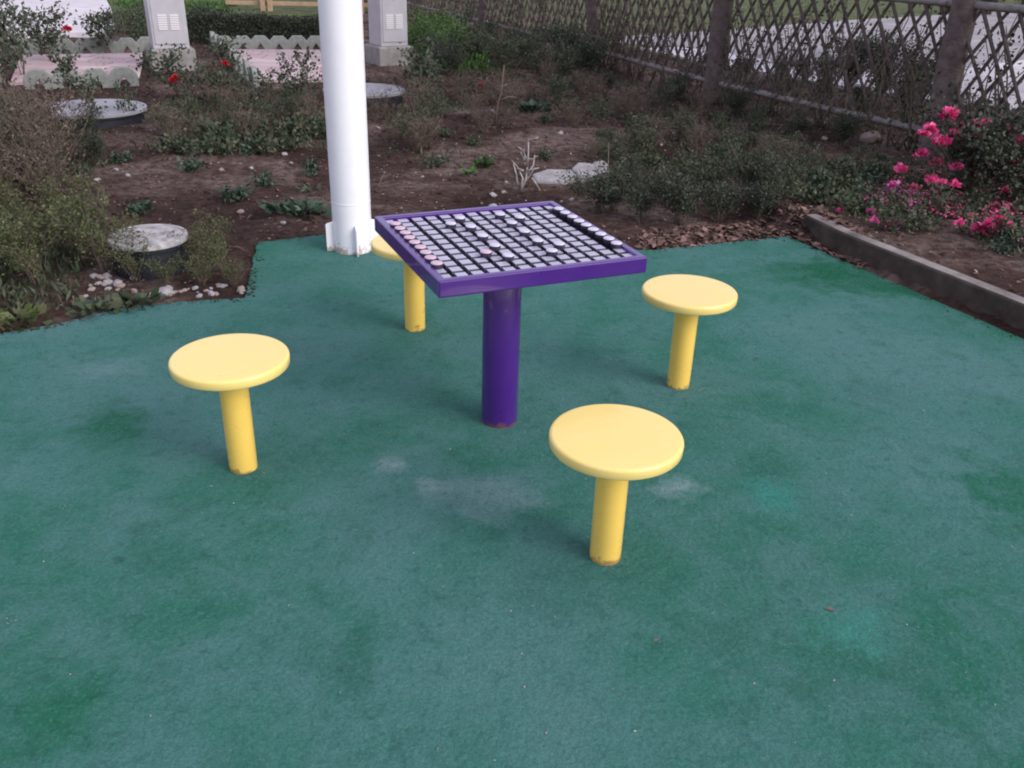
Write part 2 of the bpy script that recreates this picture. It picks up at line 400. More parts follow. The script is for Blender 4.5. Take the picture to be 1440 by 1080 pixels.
files = list(range(1, 10))
for i in range(NC):
    for j in range(NR):
        cx, cy = (i-6)*px_, (5.5-j)*py_
        hx, hy = px_*.335, py_*.345
        dz = random.uniform(-.0006, .0006)
        z0, z1, z2 = Z-.026, Z-.0105+dz, Z-.0085+dz
        v = []
        for (s_, z) in ((1.04, z0), (1.04, z1), (1.0, z2-.0008), (.62, z2)):
            v += [(cx-hx*s_, cy-hy*s_, z), (cx+hx*s_, cy-hy*s_, z), (cx+hx*s_, cy+hy*s_, z), (cx-hx*s_, cy+hy*s_, z)]
        if i in (0, 12) and j in files:
            v = [(p[0], p[1], min(p[2], Z-.018)+(.0002*k_)) for k_, p in enumerate(v)]
            continue
        f = [(a*4+k, a*4+(k+1) % 4, a*4+4+(k+1) % 4, a*4+4+k) for a in range(3) for k in range(4)]+[(12, 13, 14, 15)]
        b.add(v, f[:8], 1); b.add(v, f[8:], 0)
b.build('tile_grid', ['tile', 'tileside'], t, 50)
# game pieces: a dark stem and skirt with a pale domed top
def piece_mesh(name, topmat):
    p = thing(name, 'x', 'game piece')
    q = MB(); q.lathe([(.007, -.024), (.007, -.010), (.0190, -.008), (.0205, -.004), (.0205, .0085)], 28); q.build('piece_base', 'piece_dark', p, 40)
    q = MB(); q.lathe([(.0203, .0086), (.0200, .0110), (.0175, .0125), (.012, .0132), (.003, .0135)], 28); q.build('piece_cap', topmat, p, 60)
    return p
pa = piece_mesh('game_piece', 'piece_top'); pb = piece_mesh('game_piece', 'piece_pink')
ordn = ['farthest', 'second', 'third', 'fourth', 'fifth', 'sixth', 'seventh', 'eighth', 'nearest']
pieces = []
for k in range(9):
    y = (.615-.1535*k)*H
    o9 = ordn[k] if k in (0, 8) else ordn[k]+' from far end'
    pieces.append((pb, -.885*H, y, 'pink game piece by the left rim, '+o9+' of its column', 'pink pieces along the left rim'))
    pieces.append((pa, .885*H, y, 'white game piece by the right rim, '+o9+' of its column', 'white pieces along the right rim'))
for sgn, side in ((-1, 'left'), (1, 'right')):
    for n5, k in enumerate((0, 2, 4, 6, 8)):
        pieces.append((pa, sgn*.218*H, (.615-.1535*k)*H, 'pale piece in the line of five on the board\'s %s half, %s' % (side, ['farthest', 'second from far end', 'middle one', 'fourth from far end', 'nearest'][n5]), 'pieces spread over the middle of the board'))
    for n2, k in enumerate((1, 7)):
        pieces.append((pa if not (sgn < 0 and k == 7) else pb, sgn*.370*H, (.615-.1535*k)*H, '%s piece standing one step outside the line of five, %s half of board, %s one' % ('pale' if not (sgn < 0 and k == 7) else 'pinkish', side, ['farther', 'nearer'][n2]), 'pieces spread over the middle of the board'))
first = set()
ct, st = math.cos(TR), math.sin(TR)
for (pr, x, y, lab, gr) in pieces:
    x += random.uniform(-.0015, .0015); y += random.uniform(-.0015, .0015)
    loc = (tx+x*ct-y*st, ty+x*st+y*ct, TZ-.001)
    if id(pr) not in first:
        first.add(id(pr)); pr.location = loc; tag(pr, lab, 'game piece', gr)
    else: dup(pr, loc, random.uniform(0, 6), None, lab, gr)

# ------------------------------------------------------------------ stools
SR, STH, SP = .1985, .038, .0495
spots = [(-.963, 2.742, 'yellow round-topped stool left of the purple table, nearest the left picture edge'),
         (.312, 2.287, 'yellow round-topped stool nearest the camera, in front of the purple table'),
         (.731, 3.523, 'yellow round-topped stool to the right of the purple table'),
         (-.487, 4.062, 'yellow round-topped stool mostly hidden behind the purple table, beside the white pole')]
s0 = thing('stool', spots[0][2], 'stool', (spots[0][0], spots[0][1], .004), 0, 'yellow stools round the purple table')
b = MB(); b.lathe([(SP-.001, 0), (SP, .004), (SP, .448-STH)], 44); b.build('stool_post', 'yellow', s0, 40)
b = MB(); e = .010; pr = [(.02, .446-STH), (SR-e*1.2, .446-STH)]
for a in (-80, -50, -20): pr.append((SR-e+e*math.cos(R(a)), .446-STH+e+e*math.sin(R(a))))
for a in (0, 25, 50, 75): pr.append((SR-e+e*math.cos(R(a)), .446-e+e*math.sin(R(a))))
pr += [(SR-e*1.2, .446), (SR*.6, .4468), (.01, .447)]
b.lathe(pr, 96); b.build('seat', 'yellow_skylit', s0, 60)
for i, (x, y, lab) in enumerate(spots[1:]): dup(s0, (x, y, .004), 1.3+i*1.7, None, lab)

# ------------------------------------------------------------------ white pole
pb0 = G(497, 351)
wp = thing('white_pole', 'thick white painted metal pole with fins at its foot, behind the table', 'pole', (pb0.x, pb0.y, .004), 0)
b = MB(); b.lathe([(.116, 0), (.1163, .298), (.1175, .3), (.1175, .306), (.1165, .3075), (.1215, 2.6), (.122, 3.6)], 64); b.build('pole_shaft', 'white_paint', wp, 20)
fin = None
for k in range(4):
    a = R(20+90*k)
    if fin is None:
        b = MB(); b.prism([(.110, 0), (.160, 0), (.160, .165), (.150, .172), (.110, .182)], -.006, .006, Matrix.Rotation(math.pi/2, 4, 'X'))
        fin = b.build('fin_plate', 'white_paint', wp, bevel=.003); fin.rotation_euler = (0, 0, a)
    else:
        f2 = fin.copy(); col.objects.link(f2); f2.rotation_euler = (0, 0, a)

# ------------------------------------------------------------------ cabinets
def cabinet(foot, yaw, W, D, ph, label, slot, mark):
    c = thing('utility_cabinet', label, 'cabinet', foot, yaw)
    b = MB(); b.box((-W/2-.06, -.06, -.1), (W/2+.06, D+.06, ph)); b.build('plinth', 'concrete', c, bevel=.02)
    b = MB(); b.box((-W/2, 0, ph), (W/2, D, ph+1.35)); b.build('cabinet_body', 'steel', c, bevel=.01)
    b = MB(); b.box((-W/2-.03, -.03, ph+1.352), (W/2+.03, D+.03, ph+1.40)); b.build('cabinet_roof', 'steel', c, bevel=.015)
    b = MB(); b.box((-W/2+.03, -.012, ph+.06), (W/2-.03, .002, ph+1.28)); b.build('cabinet_door', 'steel', c, bevel=.006)
    for sx in (-1, 1):
        b = MB()
        for r_ in range(7):
            z = ph+.24+r_*.028; b.box((sx*.075-.055, -.020, z), (sx*.075+.055, -.010, z+.018))
        b.build('vent', 'ventwhite', c)
    if slot:
        b = MB(); b.box((-.018, -.020, ph+.62), (.018, -.0118, ph+.78)); h_ = b.build('handle', 'darksteel', c)
        b = MB(); b.box((-.009, -.026, ph+.635), (.009, -.0202, ph+.765)); b.build('handle_bar', 'steel', h_)
    if mark:
        tc = bpy.data.curves.new('mark', 'FONT'); tc.body = mark; tc.size = .17; tc.extrude = .001; tc.align_x = 'CENTER'
        to = bpy.data.objects.new('mark', tc); col.objects.link(to)
        dg = bpy.context.evaluated_depsgraph_get(); me = bpy.data.meshes.new_from_object(to.evaluated_get(dg)); bpy.data.objects.remove(to)
        me.materials.append(M['faded']); o = bpy.data.objects.new('number_mark', me); col.objects.link(o); o.parent = c
        o.location = (.0, -.0145, ph+.66); o.rotation_euler = (R(90), 0, 0)
    return c
f1 = G(246, 99); cabinet((f1.x, f1.y, 0), R(27), .46, .42, .27, 'grey steel utility cabinet on a concrete plinth, left of the white pole', False, '3')
f2 = G(556, 93); cabinet((f2.x, f2.y, 0), R(33), .42, .42, .27, 'pale steel utility cabinet with a small door handle, right of the white pole', True, None)

# ------------------------------------------------------------------ raised round covers
def cover(name, label, c, r, h, top, rimtop=None, chips=False):
    t_ = thing(name, label, 'cover', (c.x, c.y, ground_z(c.x, c.y)))
    b = MB(); b.lathe([(r*.93, -.05), (r*.93, h-.055), (r*.97, h-.05), (r*.97, h-.03)], 56); b.build('shaft_wall', 'lidside', t_, 40)
    b = MB(); b.lathe([(r, h-.029), (r, h-.004), (r*.985, h), (r*.9, h+.001), (r*.89, h-.004), (r*.86, h-.004), (r*.85, h+.001), (.01, h+.003)], 56, jit=0); b.build('lid', top, t_, 40)
    return t_
g = G(131, 150, .11); cover('manhole_cover', 'large round grey cover half hidden by roses, left of the cabinets', g, .50, .13, 'lid')
g = G(207, 327, .2); cover('manhole_cover', 'small round cover with a speckled white top, standing up among green shrubs at left', g, .215, .20, 'speckled')
g = G(512, 126, .11); cover('manhole_cover', 'round grey cover partly hidden behind the white pole', g, .47, .13, 'lid')

# ------------------------------------------------------------------ edging blocks
def edging_proto():
    b = MB(); w2, h = .158, .21
    L = [(-w2, -.05), (-w2, .125), (-.075, h), (.075, h), (w2, .125), (w2, -.05), (.055, -.05), (.055, .022), (.0, .095), (-.055, .022), (-.055, -.05)]
    b.prism(L, -.035, .035, Matrix.Rotation(math.pi/2, 4, 'X')); return b.build('edging_block', 'edging', None, bevel=.008)
eb = edging_proto(); eb_used = False
rows = [([(30, 75), (60, 75), (92, 75), (122, 74.5), (151, 74), (180, 73.5), (208, 73)], 'grey arched edging block behind the left pink paving, %s from the left', 'edging blocks behind the left pink paving', None),
        ([(56, 123), (97, 122), (137, 121), (176, 120)], 'grey arched edging block in front of the left pink paving, %s from the left', 'edging blocks in front of the left pink paving', None),
        ([(316, 70), (342, 70), (367, 70), (393, 70), (419, 70), (445, 70), (471, 70)], 'grey arched edging block behind the right pink paving, %s from the left', 'edging blocks behind the right pink paving', None),
        ([(300+k*7.2, 63+k*7.0) for k in range(9)], 'edging block in the slanting row beside the right pink paving, %s from far end', 'edging blocks in the slanting row', 1),
        ([(-2, 84), (0, 97), (2, 112)], 'edging block at the left picture edge by the paving, %s from far end', 'edging blocks at the left edge', 1)]
onames = ['first', 'second', 'third', 'fourth', 'fifth', 'sixth', 'seventh', 'eighth', 'ninth']
for pts, lab, grp, side in rows:
    gp = [G(*p) for p in pts]
    if side:
        a, z = gp[0], gp[-1]; n = max(len(gp), 2); L = (z-a).length; n2 = min(9, int(L/.33)+1); d = (z-a).normalized()
        gp = [a+d*(i*L/(n2-1)) for i in range(n2)]
    ang = math.atan2(gp[-1].y-gp[0].y, gp[-1].x-gp[0].x)
    for i, q in enumerate(gp):
        loc = (q.x, q.y, random.uniform(-.008, .008)); rot = ang+random.uniform(-.04, .04)
        if not eb_used: o = eb; eb_used = True
        else: o = eb.copy(); col.objects.link(o)
        o.location = loc; o.rotation_euler = (random.uniform(-.03, .03), 0, rot); tag(o, lab % onames[i], 'edging block', grp)

# ------------------------------------------------------------------ lattice fence
fp = [G(560, 15), G(679, 47), G(830, 90), G(1001, 142), G(1308, 220)]
fp = [Vector((p.x, p.y, 0)) for p in fp]
fp = [fp[0]+(fp[0]-fp[1])]+fp+[fp[-1]+(fp[-1]-fp[-2])*1.0]
fence = thing('lattice_fence', 'rustic brown lattice fence of crossed sticks with thick posts behind the garden', 'fence', tuple(fp[-2]))
FO = fp[-2]
for i, p in enumerate(fp):
    b = MB(); r_ = .125 if i > 3 else .10
    q = p-FO; b.tube([(q.x, q.y, -.1), (q.x+.01, q.y, .4), (q.x-.01, q.y, .9), (q.x, q.y, 1.5)], [r_*1.05, r_, r_*.96, r_*.9], 14)
    b.build('post', 'bark', fence, 60)
for i in range(len(fp)-1):
    a, z = fp[i]-FO, fp[i+1]-FO; L = (z-a).length; d = (z-a)/L; nn = Vector((-d.y, d.x, 0))
    b = MB(); b.tube([a+Vector((0, 0, .22)), (a+z)/2+Vector((0, 0, .215)), z+Vector((0, 0, .22))], .034, 8)
    b.tube([a+Vector((0, 0, 1.32)), z+Vector((0, 0, 1.32))], .034, 8); b.build('rail', 'rail', fence, 60)
    b = MB(); h = 1.10; k = h*.62; s_ = -k
    while s_ < L+k:
        for sg in (-1, 1):
            x0 = s_ if sg > 0 else s_+k; x1 = x0+sg*k; zz0, zz1 = .22, 1.32
            x0 += random.uniform(-.045, .045); x1 += random.uniform(-.045, .045)
            def clip(xa, za, xb, zb):
                for lo, hi in ((0, L),):
                    if xa > xb: xa, za, xb, zb = xb, zb, xa, za
                    if xb < lo or xa > hi: return None
                    if xa < lo: za += (zb-za)*(lo-xa)/(xb-xa); xa = lo
                    if xb > hi: zb = za+(zb-za)*(hi-xa)/(xb-xa); xb = hi
                return xa, za, xb, zb
            c_ = clip(x0, zz0, x1, zz1)
            if c_ and abs(c_[2]-c_[0]) > .03:
                p0 = a+d*c_[0]+nn*.012*sg+Vector((0, 0, c_[1])); p1 = a+d*c_[2]+nn*.012*sg+Vector((0, 0, c_[3]))
                mid = (p0+p1)/2+Vector((random.uniform(-.01, .01), 0, random.uniform(-.01, .01)))
                b.tube([p0, mid, p1], [.018, .017, .015], 5)
        s_ += .205
    b.build('lattice', 'slat', fence, 60)

# tan wooden fence far behind
q = G(374, 16)
wf = thing('wooden_fence', 'low tan wooden rail fence at the top of the picture, left of the white pole', 'fence', (q.x, q.y, 0), R(8))
for x in (-.06, .10, 2.2):
    b = MB(); b.box((x-.055, -.05, -.05), (x+.055, .05, 1.0)); b.build('post', 'tanwood', wf, bevel=.01)
for z in (.17, .55, .92):
    b = MB(); b.box((-.9, .053, z-.045), (2.4, .085, z+.045)); b.build('rail', 'tanwood', wf, bevel=.008)

# ------------------------------------------------------------------ plants
def branchy(nst, h, w, lean=.35, nsub=4, r=.006, seg=5, start=(0, 0)):
    """stems that fork; returns tube list and twig sample points with directions"""
    tubes = []; tips = []
    for i in range(nst):
        a = random.uniform(0, 2*math.pi); sp = random.uniform(.15, 1)*w
        hh = h*random.uniform(.65, 1); p = Vector((start[0]+random.uniform(-.03, .03), start[1]+random.uniform(-.03, .03), -.02))
        tgt = Vector((math.cos(a)*sp, math.sin(a)*sp, hh)); pts = [p.copy()]
        for k in range(1, seg+1):
            t_ = k/seg; pts.append(p.lerp(tgt, t_)+Vector((random.uniform(-1, 1), random.uniform(-1, 1), random.uniform(-.3, .3)))*.05*h*(1 if k < seg else .3)+Vector((0, 0, .12*h*math.sin(math.pi*t_))))
        tubes.append((pts, [r*(1-.75*k/seg) for k in range(seg+1)]))
        for k in range(seg):
            for u in (0., .5): tips.append((pts[k].lerp(pts[k+1], u), (pts[k+1]-pts[k]).normalized(), (k+u)/seg))
        for j in range(nsub):
            k = random.randint(1, seg-1); q0 = pts[k].lerp(pts[k+1], random.random())
            b_ = random.uniform(0, 2*math.pi); L = h*random.uniform(.15, .42)
            dr = Vector((math.cos(b_), math.sin(b_), random.uniform(.1, 1.1))).normalized()
            q1 = q0+dr*L*.5; q2 = q1+(dr+Vector((random.uniform(-.4, .4), random.uniform(-.4, .4), .2))).normalized()*L*.5
            tubes.append(([q0, q1, q2], [r*.45, r*.32, r*.18]))
            for u in np.linspace(.2, 1, 6):
                pt = q0.lerp(q1, u*2) if u < .5 else q1.lerp(q2, u*2-1); tips.append((pt, dr, .6+.4*u))
    return tubes, tips
def plant(name, label, cat, group, leaf, nst=10, h=.5, w=.3, nsub=5, nleaf=1600, ls=.022, r=.005, spread=.03, low=.25, aspect=.5, stem='stem', loc=(0, 0, 0)):
    t_ = thing(name, label, cat, loc, 0, group)
    tb, tips = branchy(nst, h, w, nsub=nsub, r=r)
    b = MB()
    for pts, rr in tb: b.tube(pts, rr, 4)
    b.build('stem', stem, t_, 180)
    if nleaf:
        tp_ = [x for x in tips if x[2] > low]; idx = rng.integers(0, len(tp_), nleaf)
        P0 = np.array([tuple(tp_[i][0]) for i in idx])+rng.normal(size=(nleaf, 3))*spread
        D = np.array([tuple(tp_[i][1]) for i in idx])*.6+rng.normal(size=(nleaf, 3))*.7+[0, 0, .15]
        P0[:, 2] = np.maximum(P0[:, 2], .01)
        leaves('foliage', P0, D, ls*rng.uniform(.6, 1.3, nleaf), leaf, t_, aspect)
    return t_
def scatter(proto_list, spots_, label, group, srange=(.8, 1.2)):
    """first placement moves an unused prototype, the others are copies"""
    for (x, y, s) in spots_:
        pr = random.choice(proto_list); s *= random.uniform(*srange)
        loc = (x, y, ground_z(x, y)); rz = random.uniform(0, 6.28); sc3 = (s, s, s*random.uniform(.85, 1.15))
        if pr.name not in USED: USED.add(pr.name); o = pr; o.location = loc; o.rotation_euler = (0, 0, rz); o.scale = sc3
        else: o = dup(pr, loc, rz, sc3)
        tag(o, label, None, group)
USED = set()
def inpoly(p, poly):
    x, y = p; c = False; j = len(poly)-1
    for i in range(len(poly)):
        if (poly[i][1] > y) != (poly[j][1] > y) and x < (poly[j][0]-poly[i][0])*(y-poly[i][1])/(poly[j][1]-poly[i][1])+poly[i][0]: c = not c
        j = i
    return c
def fill(pxpoly, n, s=1., mind=.12, avoid=()):
    W_ = [tuple(G(*q))[:2] for q in pxpoly]; xs = [q[0] for q in W_]; ys = [q[1] for q in W_]; out = []; tr = 0
    while len(out) < n and tr < n*60:
        tr += 1; p = (random.uniform(min(xs), max(xs)), random.uniform(min(ys), max(ys)))
        if inpoly(p, W_) and all(math.hypot(p[0]-o_[0], p[1]-o_[1]) > mind for o_ in out) and all(math.hypot(p[0]-a[0], p[1]-a[1]) > a[2] for a in avoid) and not inpoly(p, [e_ for e_ in tp]):
            out.append((p[0], p[1], s))
    return out
AV = [(-4.6, 9.7, .6), (-2.36, 5.3, .27), (-1.8, 11, .55), (f1.x, f1.y+.2, .5), (f2.x, f2.y+.2, .5), (pb0.x, pb0.y, .3)]

olive = [plant('shrub', 'x', 'shrub', None, 'leaf_olive', nst=9, h=.42, w=.28, nsub=6, nleaf=900, ls=.023, spread=.022, low=.5) for _ in range(4)]
scatter(olive, fill([(-60, 440), (60, 428), (110, 412), (140, 350), (110, 300), (-60, 330)], 9, 1., .22, AV), 'yellow-green fine-leaved shrub beside the left edge of the green play surface', 'fine-leaved shrubs at the left edge of the play surface', (.62, .95))
scatter(olive, [(*tuple(GS(*q))[:2], s) for q, s in (((196, 376), .5), ((238, 380), .5), ((190, 396), .55), ((238, 404), .42), ((285, 402), .5), ((318, 392), .52), ((268, 372), .5), ((300, 372), .6), ((150, 385), .8), ((125, 370), .9), ((330, 405), .40), ((175, 372), .6))], 'low olive shrub around the small speckled cover', 'low shrubs round the speckled cover', (.9, 1.1))
dark = [plant('shrub', 'x', 'shrub', None, 'leaf_dark', nst=12, h=.45, w=.36, nsub=8, nleaf=2400, ls=.030, spread=.035, low=.2) for _ in range(3)]
mid = [plant('shrub', 'x', 'shrub', None, 'leaf_mid', nst=9, h=.42, w=.32, nsub=6, nleaf=900, ls=.034, spread=.035, low=.3) for _ in range(3)]
dry = [plant('dry_shrub', 'x', 'shrub', None, 'leaf_brown', nst=13, h=.45, w=.34, nsub=8, nleaf=420, ls=.024, spread=.02, low=.3) for _ in range(3)]
rose = [plant('rose_bush', 'x', 'rose bush', None, 'leaf_rose', nst=5, h=.7, w=.28, nsub=4, nleaf=230, ls=.062, spread=.03, low=.5, aspect=.75, r=.008) for _ in range(4)]
low_ = [plant('low_plant', 'x', 'plant', None, 'leaf_mid', nst=7, h=.13, w=.22, nsub=5, nleaf=300, ls=.045, spread=.035, low=.1, aspect=.6) for _ in range(3)]
lowd = [plant('low_plant', 'x', 'plant', None, 'leaf_weed', nst=5, h=.09, w=.16, nsub=4, nleaf=120, ls=.05, spread=.03, low=.1, aspect=.65) for _ in range(2)]
scatter(dark+dark+mid, [(*tuple(GS(*q))[:2], s) for q, s in (((900, 312), .8), ((860, 296), .75), ((955, 316), .8), ((1010, 312), .85), ((1065, 310), .8), ((935, 288), .75), ((1000, 285), .8), ((1060, 280), .75), ((1100, 292), .7), ((880, 268), .6), ((840, 300), .7), ((1110, 268), .6), ((980, 262), .7))],
        'dark green dense shrub behind the purple table at the far edge of the play surface', 'dark shrubs behind the table', (.65, 1.05))
# left brush
scatter(dry, fill([(-80, 320), (110, 300), (130, 240), (40, 195), (-80, 180)], 20, 1., .28, AV), 'brown dry shrub in the tangled brush at the left edge', 'brush at the left edge')
scatter(mid, fill([(-80, 290), (120, 290), (130, 240), (30, 190), (-80, 180)], 9, .9, .35, AV), 'dull green shrub in the tangled brush at the left edge', 'brush at the left edge')
scatter(dark, fill([(90, 250), (150, 250), (150, 190), (100, 190)], 2, .5, .3, AV), 'small dark shrub among the brush at left', 'brush at the left edge')
# rose row in front of the cabinets
scatter(rose, fill([(-40, 130), (40, 130), (40, 100), (-40, 90)], 4, 1., .4, AV), 'leggy rose bush at the left edge beside the large round cover', 'rose bushes at the left edge')
scatter(rose, fill([(262, 150), (450, 165), (450, 136), (270, 134)], 9, .55, .3, AV), 'leggy dark-leaved rose bush between the left cabinet and the white pole', 'rose bushes in front of the pink paving')
scatter(rose, [(*tuple(G(*q))[:2], s) for q, s in (((132, 168), .62), ((182, 172), .55), ((96, 136), .7), ((215, 128), .5))], 'spindly rose shoot beside the large round cover', 'rose shoots round the large cover')
scatter(mid+low_+dry, fill([(200, 205), (455, 195), (450, 150), (205, 160)], 15, .62, .28, AV), 'green plant in the bed between the large round cover and the white pole', 'green plants left of the white pole')
scatter(low_, fill([(230, 222), (455, 205), (452, 180), (240, 190)], 9, 1., .25, AV), 'low leafy plant on the soil left of the white pole', 'low plants left of the white pole')
scatter(rose, fill([(530, 150), (605, 150), (600, 118), (566, 118)], 4, .8, .3, AV), 'dark-leaved rose bush below the right cabinet', 'rose bushes below the right cabinet')
scatter(mid+dry, fill([(530, 215), (610, 215), (600, 155), (535, 165)], 6, .75, .28, AV), 'thin plant just right of the white pole', 'thin plants right of the white pole')
# centre and right thickets
scatter(dark+mid, fill([(610, 105), (760, 118), (850, 108), (720, 60), (630, 52)], 26, .95, .5, AV), 'dark green shrub in the thicket under the lattice fence', 'thicket under the fence', (.6, 1.2))
scatter(mid+dry, fill([(620, 165), (880, 180), (900, 125), (640, 115)], 18, .62, .4, AV), 'sparse plant in the middle of the bare garden bed', 'plants in the middle of the bed', (.6, 1.2))
scatter(dark+mid+dry, fill([(880, 170), (1100, 190), (1250, 215), (1010, 152), (850, 118)], 20, .55, .35, AV), 'dark plant in front of the lattice fence at right', 'plants in front of the fence', (.6, 1.2))
scatter(mid+dry+low_, fill([(820, 245), (1120, 250), (1130, 195), (860, 160)], 26, .62, .26, AV), 'low grey-green plant between the table and the lattice fence', 'low plants between table and fence', (.6, 1.2))
scatter(dry+low_, fill([(600, 235), (980, 245), (980, 160), (600, 140)], 20, .6, .35, AV), 'low brown twiggy plant in the middle of the garden bed', 'dry plants in the garden bed', (.6, 1.2))
scatter(low_+lowd, fill([(1110, 300), (1235, 330), (1240, 235), (1130, 225)], 12, .8, .2, AV), 'low green plant at the head of the kerb', 'low plants near the kerb')
scatter(low_+lowd, fill([(1240, 340), (1440, 385), (1440, 250), (1250, 240)], 12, .7, .2, AV), 'low leafy plant behind the kerb at right', 'low plants behind the kerb')
scatter(lowd, fill([(130, 330), (455, 320), (455, 200), (140, 215)], 7, .8, .3, AV), 'small green weed on the bare soil left of the pole', 'small weeds on the bare soil')
bright = [plant('shrub', 'x', 'shrub', None, 'leaf_bright', nst=10, h=.36, w=.36, nsub=6, nleaf=1100, ls=.035, spread=.04, low=.1) for _ in range(2)]
scatter(bright, fill([(585, 78), (640, 88), (650, 60), (590, 48)], 9, 1.1, .4, AV), 'bright green bush right of the right cabinet', 'bright bushes beside the right cabinet')
# hedge behind the right pink paving
def hedge(label, pa_, pb_, h, dpt, leaf, n, ls=.035):
    a, z = G(*pa_), G(*pb_); L = (z-a).length; ang = math.atan2(z.y-a.y, z.x-a.x)
    t_ = thing('hedge', label, 'hedge', (a.x, a.y, 0), ang)
    u = rng.uniform(0, L, n); v = rng.uniform(-dpt/2, dpt/2, n)
    top = h*(.82+.12*np.sin(u*2.1+1)+.06*np.sin(u*6.3)+.05*rng.normal(size=n))*np.sqrt(np.clip(1-(np.abs(v)/(dpt*.56))**3, .05, 1))
    zz = top*rng.beta(2.4, .9, n); edge_ = rng.random(n) < .5; v[edge_] = -dpt/2+np.abs(rng.normal(size=edge_.sum()))*.07
    zz[edge_] = h*.85*rng.random(edge_.sum())
    leaves('foliage', np.stack([u, v, zz], 1), rng.normal(size=(n, 3))+[0, -.3, .5], ls*rng.uniform(.6, 1.3, n), leaf, t_, .6)
    b = MB()
    for k in range(int(L*5)):
        x = random.uniform(0, L); y = random.uniform(-dpt/3, dpt/3); b.tube([(x, y, -.02), (x+random.uniform(-.1, .1), y, h*.4), (x+random.uniform(-.15, .15), y, h*.8)], [.012, .008, .004], 4)
    b.build('stem', 'stem', t_, 180); return t_
hedge('low dark green clipped hedge behind the arched edging of the right pink paving', (268, 56), (470, 60), .52, .9, 'leaf_dark', 22000)
hedge('narrow green hedge between the pale path and the left cabinet', (160, 62), (230, 30), .5, .7, 'leaf_mid', 9000)

# roses with blooms
def bloom_pts(c, r, n):
    """petals of one cupped bloom"""
    a = rng.uniform(0, 2*np.pi, n); k = rng.uniform(0, 1, n)
    d = np.stack([np.cos(a)*(.3+k), np.sin(a)*(.3+k), 1.1-k], 1); p = np.asarray(c)+np.stack([np.cos(a)*r*.45*k, np.sin(a)*r*.45*k, -r*.3+rng.normal(size=n)*r*.15], 1)
    r = r*.8
    return p, d
def bloom(parent, c, r, m, n=44):
    r *= 1.15
    p, d = bloom_pts(c, r, n); return leaves('bloom', p, d, r*.75*rng.uniform(.7, 1.15, n), m, parent, .95, .22)
def flowering(name, label, cat, foot, blooms, m, leaf, nst=9, h=.6, w=.35, nleaf=1500, ls=.035, group=None, r=.045):
    f = foot; t_ = plant(name, label, cat, group, leaf, nst=nst, h=h, w=w, nsub=6, nleaf=nleaf, ls=ls, spread=.05, low=.2, aspect=.6, loc=(f.x, f.y, ground_z(f.x, f.y)))
    b = MB()
    for (bx, by, *rest) in blooms:
        rr = rest[0] if rest else r; y = f.y+(random.uniform(-.14, .10)*w*2 if m != 'red' else -.22); q = P(bx, by, y)-Vector(t_.location)
        bloom(t_, q, rr, m if len(rest) < 2 else rest[1])
        b.tube([(random.uniform(-.03, .03), random.uniform(-.03, .03), .05), (q.x*.6, q.y*.6, q.z*.6), (q.x, q.y, q.z-rr*.3)], [.005, .004, .003], 4)
    b.build('flower_stalk', 'stem', t_, 180); return t_
flowering('rose_bush', 'dark rose bush with one large red bloom, below the left cabinet', 'rose bush', G(250, 136), [(246, 110, .07)], 'red', 'leaf_rose', nst=5, h=.5, w=.2, nleaf=420, ls=.045)
flowering('rose_bush', 'rose bush with a red bloom against the slanting edging row', 'rose bush', G(322, 118), [(315, 88, .05)], 'red', 'leaf_rose', nst=6, h=.5, w=.25, nleaf=500, ls=.045)
flowering('rose_bush', 'tall rose bush with a small red bloom in front of the pale path', 'rose bush', G(72, 88), [(94, 39, .055)], 'red', 'leaf_mid', nst=7, h=.75, w=.35, nleaf=900, ls=.055)
flowering('rose_bush', 'dark-leaved rose bush standing against the pale path, right of its red-flowered neighbour', 'rose bush', G(150, 76), [], 'red', 'leaf_rose', nst=4, h=.62, w=.22, nleaf=420, ls=.06)
flowering('rose_bush', 'tall dark rose bush at the top left corner against the pale path', 'rose bush', G(14, 96), [], 'red', 'leaf_rose', nst=6, h=.95, w=.3, nleaf=700, ls=.055)
flowering('rose_bush', 'small plant with a tiny red bloom in the middle of the bed', 'rose bush', G(678, 132), [(677, 118, .04)], 'red', 'leaf_brown', nst=5, h=.25, w=.2, nleaf=200, ls=.03)
az = GS(1372, 288)
flowering('azalea_bush', 'large rounded bush with bright pink blooms at the right edge, in front of the fence', 'flowering bush', az,
          [(1335, 158, .07), (1308, 178, .05), (1300, 186, .04), (1325, 196, .065), (1343, 190, .06), (1382, 173, .06), (1374, 191, .045), (1362, 205, .07), (1368, 218, .06), (1420, 180, .06), (1436, 196, .06), (1267, 236, .05), (1350, 176, .04, 'paleblossom'), (1416, 197, .04, 'paleblossom'), (1296, 214, .05), (1318, 226, .045, 'paleblossom'), (1400, 214, .05), (1346, 232, .045), (1285, 262, .04, 'paleblossom'), (1312, 250, .045), (1378, 244, .04, 'paleblossom'), (1425, 232, .055), (1412, 264, .04)],
          'pink', 'leaf_dark', nst=22, h=.66, w=.48, nleaf=5200, ls=.036)
g = GS(1445, 285); flowering('azalea_bush', 'dark-leaved bush cut off by the right picture edge beside the pink-flowered bush', 'flowering bush', g, [(1393, 254, .04)], 'pink', 'leaf_dark', nst=14, h=.55, w=.35, nleaf=3000, ls=.032)
